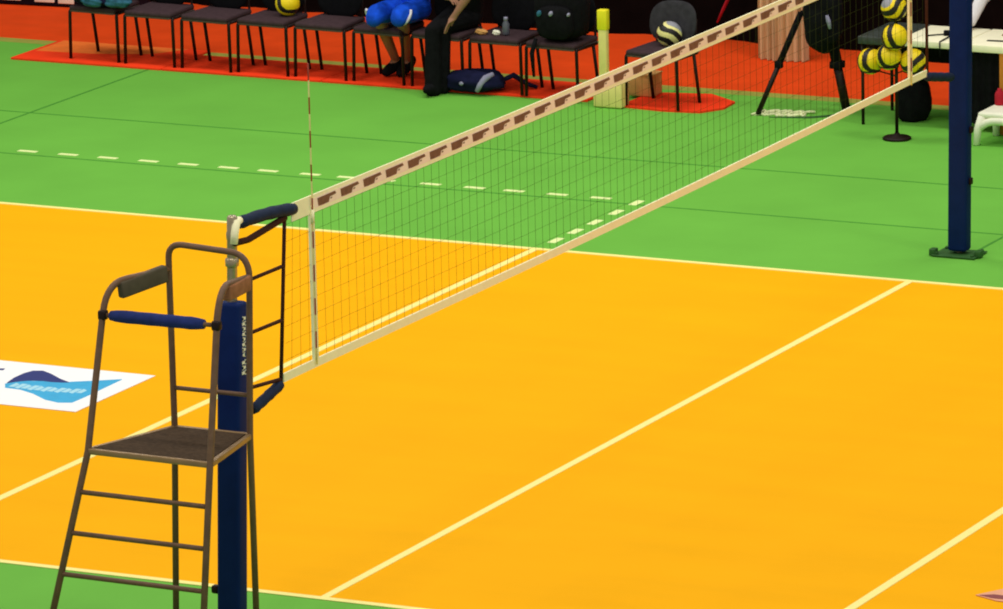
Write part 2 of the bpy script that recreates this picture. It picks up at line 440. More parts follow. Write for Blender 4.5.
MB().tube(pts, tr * .95, 12).build('rear_frame', M['steel'], us)
MB().tube([(BL[0], BL[1], 1.54), (BR[0] + .008, BR[1], 1.54)], .013, 10).build('rear_rail', M['steel'], us)
def on_leg(d, f, z): return lerp(d, f, (H - z) / H)
for z in (1.078, .856, .632, .41, .19):
    MB().tube([on_leg(FL, FLf, z), on_leg(FR, FRf, z)], .0145, 10).build('rung', M['steel'], us)
for d, f, g, h in ((FL, FLf, BL, BLf), (FR, FRf, BR, BRf)):
    MB().tube([on_leg(d, f, .19), on_leg(g, h, .19)], .0145, 10).build('side_rail', M['steel'], us)
b = MB(); i_ = .02
b.poly([(FL[0] + i_, FL[1] + i_, H + .016), (FR[0] - i_, FR[1] + i_, H + .016), (BR[0] - i_, BR[1] - i_, H + .016), (BL[0] + i_, BL[1] - i_, H + .016)], .022)
dk = b.build('platform', M['deck'], us)
b = MB()
for p, q in ((FL, FR), (FR, BR), (BR, BL), (BL, FL)):
    p2, q2 = Vector(p), Vector(q); d = (q2 - p2); L = d.length; ang = math.atan2(d.y, d.x)
    b.box((p2 + q2) / 2, (L, .028, .034), RZ(ang), bevel=.005)
sub(b, 'rim', M['rim'], dk)
# foam bar across the front
pa, pb = Vector((-.449, -1.670, 2.055)), Vector((.295, -1.688, 2.06))
sb = MB().tube([pa, pb], .013, 10).build('safety_bar', M['steel'], us)
n = 14
sub(MB().tube([lerp(pa, pb, .07 + .82 * i / n) for i in range(n + 1)], [.028, .034] + [.0365 + .001 * math.sin(i * 2) for i in range(n - 3)] + [.034, .028], 16), 'foam_grip', M['foam'], sb)
for q in (pa, pb): sub(MB().box(q, (.05, .055, .06), bevel=.014), 'bar_clamp', M['blacktube'], sb)
# armrest pads
def armpad(a, c, m, h, dz):
    a, c = Vector(a), Vector(c); d = c - a; L = d.length
    rot = RZ(math.atan2(d.y, d.x) - PI / 2) @ RX(math.asin(d.z / L))
    MB().box((a + c) / 2 + Vector((0, 0, dz)), (.05, L, h), rot, bevel=.012, seg=3).build('armrest_pad', m, us)
armpad(lerp(FLt, BLa, .26) + Vector((0, 0, .095)), lerp(FLt, BLa, .95) + Vector((0, 0, .015)), M['greypad'], .10, -.025)
armpad(lerp(FRt, BRa, .30) + Vector((0, 0, .10)), lerp(FRt, BRa, .95) + Vector((0, 0, .01)), M['tanpad'], .09, -.03)
for q in (FLf, FRf, BLf, BRf):
    MB().lathe([(.026, 0), (.028, .01), (.026, .05), (.021, .055)], q, 12).build('rubber_foot', M['black'], us)

# ------------------------------------------------------------------ red floor mats under the chairs
mx = [-10.60, -9.10, -7.55, -6.10, -5.05]
for i in range(len(mx) - 1):
    lab = ['red floor mat with worn orange patch under the leftmost bench chairs', 'red floor mat under the bench chair that holds the yellow ball',
           'red floor mat under the seated person in blue shorts', 'red floor mat under the chair with the black backpack'][i]
    yb = 14.98 if i == 0 else 14.78
    t = thing('floor_mat', lab, 'mat', ((mx[i] + mx[i + 1]) / 2, 14.45, 0), 'red mats under the bench row')
    MB().box(((mx[i] + mx[i + 1]) / 2, (14.12 + yb) / 2, .004), (mx[i + 1] - mx[i] - .012, yb - 14.12, .024), bevel=.006).build('mat_panel', M['mat'], t)
    if i == 0:
        MB().poly([(-10.54, 14.46, .0172), (-10.0, 14.50, .0172), (-9.5, 14.66, .0172), (-9.3, 14.96, .0172), (-10.55, 14.96, .0172)], .001).build('worn_patch', M['mat_edge'], t)
t = thing('floor_mat', 'small separate red mat under the lone chair, right of the bench row', 'mat', (-4.3, 14.35, 0))
MB().poly([(-4.72, 14.03, .012), (-4.30, 13.97, .012), (-3.98, 14.01, .012), (-3.86, 14.22, .012), (-3.88, 14.49, .012), (-4.2, 14.73, .012), (-4.70, 14.62, .012)], .018).build('mat_panel', M['mat'], t)

# ------------------------------------------------------------------ bench chairs
def make_chair(name, label, back_mat, group=None):
    t = thing(name, label, 'chair', (0, 0, 0), group)
    r = .0145
    for s in (-1, 1):
        MB().tube([(s * .248, 0, .0), (s * .240, .0, .40)] + arc((s * .240, 0, .40), (s * .240, 0, .425), (s * .236, .03, .425), 4)[1:], r, 8).build('leg', M['blacktube'], t)
        MB().tube([(s * .222 + .02, .36, .0), (s * .222, .31, .41)], r, 8).build('leg', M['blacktube'], t)
        MB().tube([(s * .226, .02, .418), (s * .224, .36, .418)], r, 8).build('seat_rail', M['blacktube'], t)
        MB().tube([(s * .205, .36, .415)] + arc((s * .205, .36, .415), (s * .19, .42, .43), (s * .18, .41, .53), 5)[1:] + [(s * .175, .44, .68)], .011, 8).build('back_upright', M['blacktube'], t)
    # seat: cushion on a moulded pan
    MB().box((0, .19, .424), (.45, .43, .022), bevel=.009, seg=2).build('seat_pan', M['pan'], t)
    b = MB(); b.box((0, .19, .455), (.465, .44, .048), bevel=.02, seg=3)
    for v in b.bm.verts:
        k = (v.co.y + .03) / .44; v.co.x *= 1 - .07 * k
        v.co.z -= .014 * max(0, 1 - abs(v.co.x) / .2) * max(0, 1 - abs(v.co.y - .2) / .2) if v.co.z > .46 else 0
        if v.co.y < .02: v.co.z -= .008
    b.build('seat', M['seat'], t)
    # backrest: curved oval shell with cushion
    b = MB(); b.blob((0, 0, 0), (.222, .024, .185), sq=.78, n=18)
    for v in b.bm.verts:
        v.co.y -= .9 * v.co.x ** 2 * .9
        v.co = RX(-.20) @ v.co + Vector((0, .395, .645))
    b.build('backrest', back_mat, t)
    return t
labs = ['leftmost chair of the bench row, under a teal and navy jacket', 'second bench chair from the left, right of the jacket',
        'third bench chair from the left, empty with dark backrest', 'bench chair with a yellow ball on its seat',
        'empty bench chair between the ball chair and the person in blue shorts', 'bench chair under the person in blue shorts',
        'bench chair under the person in black trousers', 'bench chair with a drinks bottle on its seat', 'rightmost bench chair, holding a black backpack']
lefts = [(-10.07, 14.24), (-9.50, 14.20), (-8.935, 14.18), (-8.385, 14.18), (-7.83, 14.18), (-7.27, 14.17), (-6.70, 14.14), (-6.145, 14.12), (-5.60, 14.07)]
GRP = 'bench chairs along the far side of the court'
ch0 = make_chair('bench_chair', labs[0], M['backdark'], GRP)
CH = []
for i, (x, y) in enumerate(lefts):
    loc = (x + .25, y, .017); rz = -.06 + .02 * math.sin(i * 2.1)
    if i == 0:
        ch0.location = loc; ch0.rotation_euler.z = rz; CH.append(ch0)
    else:
        CH.append(copy_thing(ch0, loc, rz, labs[i], GRP))
lone = make_chair('bench_chair', 'lone charcoal chair with a ball on its seat, standing on the small red mat', M['backgrey'])
lone.location = (-4.41, 14.01, .012); lone.rotation_euler.z = -.10

def CP(i, x, y, z):      # point on bench chair i
    c = CH[i]; return Matrix.Translation(c.location) @ Matrix.Rotation(c.rotation_euler.z, 4, 'Z') @ Vector((x, y, z))

# ------------------------------------------------------------------ balls
def ball(c, label, spin, pal=0, group=None, r=.105):
    b = MB(); b2 = bmesh.new(); bmesh.ops.create_cube(b2, size=2)
    bmesh.ops.subdivide_edges(b2, edges=b2.edges[:], cuts=27, use_grid_fill=True)
    rot = Matrix.Rotation(spin[0], 3, 'X') @ Matrix.Rotation(spin[1], 3, 'Y') @ Matrix.Rotation(spin[2], 3, 'Z')
    mp = {}; fm = {}
    for f in b2.faces:
        q = f.calc_center_median(); a = [abs(q.x), abs(q.y), abs(q.z)]; k = a.index(max(a))
        uv = {0: q.y, 1: q.z, 2: q.x}[k]; o = {0: q.z, 1: q.x, 2: q.y}[k]
        nq = q.normalized(); h = nq.z + .22 * math.sin(2.2 * nq.x) * nq.y
        fm[f] = 1 if (.06 < h < .48 or -.76 < h < -.36) else (2 if pal and h > .70 else 0)
    for v in b2.verts: mp[v] = b.bm.verts.new(rot @ (v.co.normalized() * r) + Vector(c))
    for f in b2.faces:
        g = b.bm.faces.new([mp[v] for v in f.verts]); g.material_index = fm[f]; g.smooth = True
    b2.free()
    ms = [M['yellow'], M['ballnavy'], M['ballgrey']] if not pal else [M['paleyellow'] if pal == 2 else M['yellow'], M['ballnavy'], M['ballgrey']]
    o = b.build('volleyball', ms, off=c)
    return tag(o, label, 'ball', group)
p = CP(3, .10, .20, .475 + .103)
ball((-8.0, 14.40, .595), 'yellow volleyball on a bench chair seat, left of the person in blue shorts', (.5, .9, .3), 0)
ball((-4.37, 14.28, .585), 'black and pale yellow ball on the lone chair against its charcoal backrest', (-.35, .6, .2), 2)
# ball stand with ring holders
bs = thing('ball_stand', 'black pedestal ball stand with round base in front of the white table', 'ball stand', (-2.06, 13.60, 0))
bx_, by_ = -2.06, 13.60
MB().lathe([(.115, 0), (.115, .012), (.10, .022), (.03, .03), (.02, .05)], (bx_, by_, 0), 28).build('base', M['blacktube'], bs)
MB().tube([(bx_, by_, .03), (bx_, by_, .98)], .014, 10).build('pole', M['blacktube'], bs)
balls = [((-2.285, 13.60, .615), 'leftmost yellow and navy ball in the ball stand', (.5, 1.2, .25), 0),
         ((-2.095, 13.53, .675), 'middle ball of the bottom row in the ball stand', (.7, .75, .5), 0),
         ((-1.915, 13.60, .635), 'rightmost yellow ball of the ball stand, beside the far antenna', (.5, -.25, .4), 0),
         ((-2.03, 13.50, .845), 'upper ball of the ball stand, just above the bottom row', (.3, 1.0, 1.1), 0),
         ((-2.075, 13.60, 1.06), 'topmost yellow and navy ball of the ball stand', (.4, -.5, .9), 1)]
for c, lab, sp, pl in balls:
    ball(c, lab, sp, pl, 'balls in the ball stand')
    z = c[2] - .075
    pts = [(c[0] + .077 * math.cos(a), c[1] + .077 * math.sin(a), z) for a in [2 * PI * k / 20 for k in range(20)]]
    b = MB().tube(pts, .006, 6, closed=True)
    if abs(c[0] - bx_) > .05 or abs(c[1] - by_) > .05:
        d = Vector((bx_ - c[0], by_ - c[1], 0)); d = d.normalized() * .077
        b.tube([(c[0] + d.x, c[1] + d.y, z), (bx_, by_, z - .03)], .006, 6)
    b.build('ring_holder', M['blacktube'], bs)

# ------------------------------------------------------------------ cream post with weighted base
t = thing('marker_post', 'cream post with yellow top on a cream box base, between backpack chair and lone chair', 'post', (-4.78, 13.98, 0))
MB().box((-4.785, 14.02, .11), (.26, .16, .22), bevel=.015).build('base_box', M['postcream'], t)
pl = MB().box((-4.835, 14.0, .50), (.072, .06, .58), bevel=.008).build('pole', M['postcream'], t)
MB().box((-4.835, 14.0, .725), (.088, .07, .17), bevel=.01).build('pole_cap', M['postyellow'], t)
o = MB().box((-4.70, 14.50, .105), (.22, .20, .18), bevel=.01)
o.box((-4.70, 14.50, .197), (.23, .21, .012), bevel=.004)
tag(o.build('cardboard_box', M['tan'], off=(-4.7, 14.5, 0)), 'tan cardboard box under the lone chair, just behind the cream post', 'box')

# ------------------------------------------------------------------ camera tripod with covered camera
t = thing('tripod', 'black camera tripod with a bulky black covered camera, right of the lone chair', 'tripod', (-3.1, 14.4, 0))
hub = Vector((-3.09, 14.42, .84))
for (x, y, top, r, nm) in ((-3.495, 14.10, (-3.22, 14.36, .82), .020, 'leg'), (-2.86, 14.44, (-3.02, 14.43, .80), .034, 'leg'), (-3.02, 14.74, (-3.05, 14.50, .80), .022, 'leg')):
    d = Vector(top); f = Vector((x, y, .02)); m_ = lerp(d, f, .52)
    lg = MB().tube([d, m_], r * 1.35, 10).build(nm, M['black'], t)
    sub(MB().tube([lerp(d, f, .50), f], r * 1.1, 10), 'lower_section', M['blacktube'], lg)
    sub(MB().box(m_, (r * 3, r * 3, .06), bevel=.008), 'leg_clamp', M['black'], lg)
    sub(MB().blob(f, (.022, .022, .018), flat_z=.0), 'foot', M['black'], lg)
MB().lathe([(.05, -.06), (.06, -.03), (.06, .03), (.03, .05), (.03, .16), (.05, .18)], hub, 16).build('hub', M['black'], t)
b = MB(); b.box((-3.06, 14.40, 1.10), (.20, .34, .20), bevel=.03); b.tube([(-3.06, 14.24, 1.11), (-3.06, 14.10, 1.11)], [.07, .075], 16)
b.build('camera_body', M['black'], t)
b = MB(); b.blob((-3.02, 14.36, .79), (.16, .13, .27), seed=4, noise=.07, sq=.8, n=18); bg = b.build('rain_cover', M['black'], t)
sub(MB().tube([(-2.93, 14.22, .84), (-2.915, 14.22, .79), (-2.905, 14.225, .73)], [.012, .02, .012], 8), 'painted_highlight', M['palegrey'], bg)  # highlight on the black cover, painted as a small pale piece
MB().tube([(-3.22, 14.36, .815), (-3.02, 14.36, .84)], .022, 8).build('spreader_arm', M['black'], t)
# pale cable and dark green streak on the floor
b = MB(); pts = []
rnd = random.Random(11)
for i in range(60):
    a = i / 59; pts.append((-3.54 + .42 * a + .03 * math.sin(i * 1.3), 14.15 + .10 * a + .085 * math.cos(i * .85 + .5 * math.sin(i * .7)), .0 + .006 * (1 + math.sin(i * .9))))
b.tube(pts, .0125, 6)
tag(b.build('cable', M['cable'], off=(-3.3, 14.2, 0)), 'pale loosely coiled cable on the green floor below the tripod', 'cable')
b = MB(); b.tube([(-3.38, 14.06, -.004), (-3.22, 14.10, -.004), (-3.06, 14.15, -.004), (-2.94, 14.26, -.004), (-2.86, 14.42, -.004)], [.010, .016, .022, .022, .014], 8, flat=.6)  # dark green flattened tube along the floor
tag(b.build('cable', M['plategreen'], off=(-3.1, 14.15, 0)), 'dark green streak lying on the green floor between the tripod feet', 'cable')

# ------------------------------------------------------------------ tables
t = thing('officials_table', 'white officials table with dark left end behind the ball stand', 'table', (-2.15, 14.36, 0))
tp = MB().box((-2.13, 14.36, .693), (.88, .66, .054), bevel=.006).build('table_top', M['tabletop'], t)
sub(MB().box((-2.395, 14.36, .694), (.36, .672, .062), bevel=.004), 'dark_cover', M['tabledark'], tp)
for x in (-2.55, -1.72):
    for y in (14.06, 14.66): MB().tube([(x, y, 0), (x, y, .69)], .014, 8).build('leg', M['blacktube'], t)
MB().box((-2.13, 14.66, .55), (.80, .02, .26), bevel=.004).build('apron', M['black'], t)
t = thing('officials_table', 'white officials table with black front cloth, right of the far net post', 'table', (-1.0, 14.36, 0))
MB().box((-1.02, 14.36, .690), (1.32, .68, .060), bevel=.006).build('table_top', M['tabletop'], t)
b = MB()
n = 40
for k in range(n):
    x0, x1 = -1.66 + .64 * k / n, -1.66 + .64 * (k + 1) / n
    b.poly([(x0, 14.10 + .012 * math.sin(k * .9), .68), (x1, 14.10 + .012 * math.sin((k + 1) * .9), .68), (x1, 14.10 + .014 * math.sin((k + 1) * .9), .06), (x0, 14.10 + .014 * math.sin(k * .9), .06)], .006, (0, -1, 0))
b.build('front_cloth', M['black'], t)
MB().box((-1.325, 14.05, .34), (.055, .05, .68), bevel=.006).build('leg', M['wood'], t)
for x, y in ((-.42, 14.08), (-.42, 14.64), (-1.62, 14.64)): MB().box((x, y, .34), (.05, .05, .68), bevel=.006).build('leg', M['wood'], t)
b = MB(); b.box((-1.40, 14.22, .7235), (.26, .035, .007), RZ(.1), bevel=.003); tag(b.build('pen', M['black'], off=(-1.40, 14.22, .72)), 'dark pen lying on the white table right of the far post', 'pen')
b = MB(); b.tube([(-2.06, 14.22, .728), (-1.94, 14.30, .732)], .006, 6); b.box((-1.90, 14.34, .738), (.11, .09, .034), RZ(.4), bevel=.01); b.tube([(-1.87, 14.30, .73), (-1.86, 14.10, .728), (-1.86, 14.02, .726), (-1.86, 14.018, .60)], .006, 6)
tag(b.build('microphone', M['black'], off=(-1.9, 14.3, .72)), 'small black microphone with cord on the white table left of the far post', 'microphone')
b = MB(); b.lathe([(.035, 0), (.04, .01), (.04, .09), (.03, .11), (.018, .12), (.018, .135)], (-1.31, 13.93, .264), 14)
tag(b.build('drinks_bottle', M['redcloth'], off=(-1.31, 13.93, .264)), 'red bottle standing on the white plastic stool at the right edge', 'bottle')

# white plastic stool
t = thing('stool', 'white plastic stool with arched legs at the right edge on the green floor', 'stool', (-1.17, 13.78, 0))
sx, sy = -1.17, 13.80
b = MB(); b.box((sx, sy, .24), (.40, .40, .05), bevel=.022, seg=3)
b.build('seat', M['white'], t)
for ax in (-1, 1):
    for ay in (-1, 1):
        MB().tube([(sx + ax * .205, sy + ay * .205, 0), (sx + ax * .195, sy + ay * .195, 0.13), (sx + ax * .165, sy + ay * .17, 0.225)], [.026, .032, .04], 10).build('leg', M['white'], t)
for ay in (-1, 1):
    pts = [(sx - .195 + .39 * k / 10, sy + ay * .185, 0.20 - .07 * (abs(k - 5) / 5) ** 3) for k in range(11)]
    MB().tube(pts, .034, 8).build('apron', M['white'], t)
for ax in (-1, 1):
    pts = [(sx + ax * .185, sy - .195 + .39 * k / 10, 0.20 - .07 * (abs(k - 5) / 5) ** 3) for k in range(11)]
    MB().tube(pts, .034, 8).build('apron', M['white'], t)

# ------------------------------------------------------------------ bags, clothes and small things
b = MB(); b.blob((-2.235, 14.36, .155), (.145, .15, .195), seed=2, noise=.05, sq=.85, flat_z=.0, n=18)
o = b.build('round_bag', M['black'], off=(-2.25, 14.36, 0)); tag(o, 'black round bag on the floor under the white table behind the ball stand', 'bag')
t = thing('sports_bag', 'navy sports bag with pale stripe on the mat under the bottle chair', 'bag', (-6.05, 14.30, 0))
b = MB(); b.blob((-6.12, 14.17, .10), (.26, .16, .09), RZ(.1), seed=9, noise=.07, sq=.8, n=18, flat_z=.017); bg = b.build('bag_body', M['navycloth'], t)
MB().tube([(-6.02, 14.01, .04), (-5.99, 14.02, .10), (-5.96, 14.06, .15), (-5.92, 14.12, .175)], [.018, .026, .028, .02], 8).build('pale_stripe', M['palegrey'], t)
MB().tube([(-5.90, 14.20, .10), (-5.82, 14.30, .14), (-5.72, 14.36, .06), (-5.64, 14.38, .035)], [.02, .025, .02, .015], 8).build('strap', M['navycloth'], t)
MB().blob((-6.16, 14.005, .10), (.02, .012, .016)).build('badge', M['palegrey'], t)
t = thing('backpack', 'black backpack standing on the rightmost bench chair', 'backpack', (-5.38, 14.32, .49))
b = MB(); b.blob((-5.30, 14.19, .735), (.235, .14, .255), seed=6, noise=.035, sq=.72, n=20, flat_z=.495); b.build('bag_body', M['black'], t)
b = MB(); b.blob((-5.30, 14.05, .66), (.17, .055, .14), seed=8, noise=.03, sq=.72, n=16, flat_z=.50); b.build('front_pocket', M['black'], t)
MB().tube([(-5.375, 14.09, .97), (-5.30, 14.07, 1.04), (-5.225, 14.09, .97)], .012, 8).build('carry_loop', M['black'], t)
for (x, z, s, m) in ((-5.42, .74, .028, M['teal']), (-5.31, .745, .024, M['palegrey']), (-5.15, .745, .018, M['palegrey'])):
    MB().blob((x, 13.992 + .25 * (x + 5.3) ** 2, z), (s * .7, .02, s), RY(.4)).build('buckle', m, t)
MB().tube([(-5.47, 14.03, .52), (-5.50, 14.01, .40), (-5.49, 14.02, .20)], [.018, .022, .012], 8).build('hanging_strap', M['black'], t)

b = MB(); b.lathe([(.026, 0), (.030, .006), (.030, .09), (.016, .115), (.016, .125)], (-5.84, 14.22, .497), 14)
t = thing('drinks_bottle', 'grey bottle with pale cap on a bench chair left of the backpack', 'bottle', (-5.84, 14.22, .489))
b.build('bottle_body', M['clear'], t)
MB().lathe([(.018, 0), (.018, .024), (.014, .028)], (-5.84, 14.22, .618), 12).build('cap', M['palegrey'], t)
b = MB(); b.blob((-6.06, 14.20, .512), (.055, .04, .024), seed=1, noise=.1); tag(b.build('fruit_snack', M['tan'], off=(-6.06, 14.20, .5)), 'small orange yellow snack on the bottle chair seat', 'snack')
b = MB(); b.blob((-5.92, 14.20, .512), (.035, .03, .024), seed=1, noise=.1); tag(b.build('paper_cup', M['white'], off=(-5.92, 14.20, .5)), 'small crumpled white cup between the snack and the bottle', 'cup')
t = thing('jacket', 'teal and navy jacket draped over the leftmost bench chairs', 'jacket', (-9.75, 14.3, .49))
b = MB(); b.blob((-9.80, 14.32, .56), (.28, .17, .075), RZ(-.1), seed=3, noise=.13, sq=.9, n=20); b.build('jacket_body', M['navycloth'], t)
b = MB(); b.blob((-9.56, 14.22, .545), (.13, .075, .05), RZ(.1), seed=5, noise=.12, n=16); b.build('sleeve', M['teal'], t)
b = MB(); b.blob((-9.78, 14.16, .545), (.11, .04, .045), RZ(-.1), seed=12, noise=.12, n=16); b.build('hood', M['teal'], t)

# ------------------------------------------------------------------ back wall, curtain, board
b = MB(); n = 260; x0, x1 = -24, 18
for k in range(n):
    xa, xb = x0 + (x1 - x0) * k / n, x0 + (x1 - x0) * (k + 1) / n
    fa, fb = 17.0 + .05 * math.sin(k * 1.3), 17.0 + .05 * math.sin((k + 1) * 1.3)
    vs = [b.bm.verts.new(q) for q in ((xa, fa, -.005), (xb, fb, -.005), (xb, fb, 6), (xa, fa, 6))]; f = b.bm.faces.new(vs); f.smooth = True
o = b.build('wall_back', M['curtain']); struct(o)
t = thing('advertising_board', 'black advertising board with white marks at the back left behind the bench', 'board', (-11.6, 16.6, 0))
MB().box((-11.7, 16.47, .45), (2.2, .06, .90), RZ(.09), bevel=.01).build('panel', M['boardblack'], t)
b = MB()
for xx, ww, zb in ((-11.405, .16, .03), (-11.62, .20, .035), (-11.95, .19, .04), (-12.3, .22, .04), (-12.6, .2, .04)):
    b.box((xx, 16.43 + .09 * (xx + 11.7), zb + .13), (ww, .012, .26), RZ(.09), bevel=.0059)
b.build('white_marks', M['white'], t)
# beige gathered curtain
b = MB(); n = 72; w0 = -4.50; w1 = -4.06
pr = []
for k in range(n + 1):
    s = k / n; x = w0 + (w1 - w0) * s
    pr.append((x, 16.34 - .05 * math.sin(s * PI) + .03 * math.sin(s * 2 * PI * 7 + .5 * math.sin(s * 20))))
for (xa, ya), (xb, yb) in zip(pr[:-1], pr[1:]):
    fs = [b.bm.verts.new(q) for q in ((xa, ya, 0), (xb, yb, 0), (xb, yb, 3.2), (xa, ya, 3.2))]; f = b.bm.faces.new(fs); f.smooth = True
for (xa, ya), (xb, yb) in zip(pr[:-1], pr[1:]):
    fs = [b.bm.verts.new(q) for q in ((xa, ya + .06, 0), (xb, yb + .06, 0), (xb, yb + .06, 3.2), (xa, ya + .06, 3.2))]; f = b.bm.faces.new(fs); f.smooth = True
bmesh.ops.remove_doubles(b.bm, verts=b.bm.verts[:], dist=1e-5)
tag(b.build('curtain', M['beige'], off=(-4.3, 16.34, 0)), 'gathered beige curtain hanging to the red floor behind the tripod', 'curtain')
b = MB(); b.tube([(-5.12, 16.86, .18), (-5.06, 16.86, .30), (-4.99, 16.86, .44), (-4.95, 16.86, .9), (-4.94, 16.88, 1.6)], [.014, .026, .028, .022, .02], 8, flat=.5)
tag(b.build('strap', M['redcloth'], off=(-5.0, 16.86, .2)), 'red strap hanging in front of the black curtain left of the beige curtain', 'strap')

# ------------------------------------------------------------------ people
def skin(name, J, E_, m, root, parent, vox=.009, it=4):
    """continuous surface over a skeleton J{name:(pos,r or (rx,ry))}: limbs are swept, fused into one skin and smoothed"""
    o0 = Vector(parent['_o']) if parent.get('_o') is not None else Vector(parent.parent['_o'])
    b0 = bmesh.new(); bmesh.ops.create_icosphere(b0, subdivisions=2, radius=1); b0.verts.ensure_lookup_table()
    UV_ = [v.co.copy() for v in b0.verts]; UF = [[v.index for v in f.verts] for f in b0.faces]; b0.free()
    VV, FF = [], []
    rad = {k: Vector((v[1], v[1], v[1])) if not isinstance(v[1], tuple) else Vector((v[1][0], v[1][1], min(v[1]))) for k, v in J.items()}
    def ell(c, r):
        n0 = len(VV)
        VV.extend([(v.x * r.x + c.x, v.y * r.y + c.y, v.z * r.z + c.z) for v in UV_]); FF.extend([[n0 + q for q in f] for f in UF])
    for k in J: ell(Vector(J[k][0]) - o0, rad[k])
    for a, c in E_:
        pa, pc = Vector(J[a][0]) - o0, Vector(J[c][0]) - o0
        n = max(2, int((pc - pa).length / (min(min(rad[a]), min(rad[c])) * .2)))
        for i in range(1, n): ell(pa.lerp(pc, i / n), rad[a].lerp(rad[c], i / n))
    me = bpy.data.meshes.new(name); me.from_pydata(VV, [], FF)
    ob = bpy.data.objects.new(name, me); COL.objects.link(ob)
    md = ob.modifiers.new('fuse', 'REMESH'); md.mode = 'VOXEL'; md.voxel_size = vox; md.use_smooth_shade = True
    sm = ob.modifiers.new('smooth', 'SMOOTH'); sm.factor = .5; sm.iterations = it
    dg = bpy.context.evaluated_depsgraph_get(); dg.update()
    nm = bpy.data.meshes.new_from_object(ob.evaluated_get(dg))
    ob.modifiers.clear(); ob.data = nm; bpy.data.meshes.remove(me); nm.name = name
    nm.materials.clear(); nm.materials.append(m)
    for f in nm.polygons: f.use_smooth = True
    ob.parent = parent
    return ob
def head_parts(t, hc, body_only=False):
    hc = Vector(hc)
    b = MB(); b.blob(hc + Vector((0, .014, .045)), (.081, .098, .092), n=14)
    for v in b.bm.verts:
        if v.co.y < hc.y - .035 and v.co.z < hc.z + .075: v.co.y = hc.y - .035 + (v.co.y - hc.y + .035) * .15
    b.build('hair', M['hair'], t)
    b = MB()
    for s in (-1, 1): b.blob(hc + Vector((s * .03, -.079, .004)), (.012, .008, .006), n=8)
    b.build('eyes', M['hair'], t)
    b = MB(); b.blob(hc + Vector((0, -.078, -.062)), (.022, .007, .005), n=8); b.build('mouth', M['tanpad'], t)
def hand_joints(J, E_, wrist, d, side, palm_n, tag_, curl=.5, s=1.0):
    """five separate finger chains rooted in the palm"""
    d = Vector(d).normalized(); n = Vector(palm_n).normalized(); a = d.cross(n).normalized() * side
    W = Vector(J[wrist][0]); pc = W + d * .055 * s
    J[tag_ + 'palm'] = (pc, (.036 * s, .017 * s)); E_.append((wrist, tag_ + 'palm'))
    for k, (off, ln) in enumerate(((-.034, .075), (-.0115, .085), (.0115, .08), (.034, .062))):
        base = pc + d * .045 * s + a * off * s
        m1 = base + d * ln * .45 * s + n * curl * .018 * s; m2 = m1 + d * ln * .35 * s + n * curl * .035 * s
        for q, nm in ((base, 'b'), (m1, 'm'), (m2, 't')): J[f'{tag_}f{k}{nm}'] = (q, .0085 * s if nm != 't' else .0072 * s)
        E_ += [(tag_ + 'palm', f'{tag_}f{k}b'), (f'{tag_}f{k}b', f'{tag_}f{k}m'), (f'{tag_}f{k}m', f'{tag_}f{k}t')]
    th0 = W + d * .03 * s - a * .032 * s; th1 = th0 + d * .03 * s - a * .022 * s + n * .01 * s; th2 = th1 + d * .03 * s + n * .012 * s
    for q, nm in ((th0, '0'), (th1, '1'), (th2, '2')): J[tag_ + 'th' + nm] = (q, .0095 * s)
    E_ += [(wrist, tag_ + 'th0'), (tag_ + 'th0', tag_ + 'th1'), (tag_ + 'th1', tag_ + 'th2')]

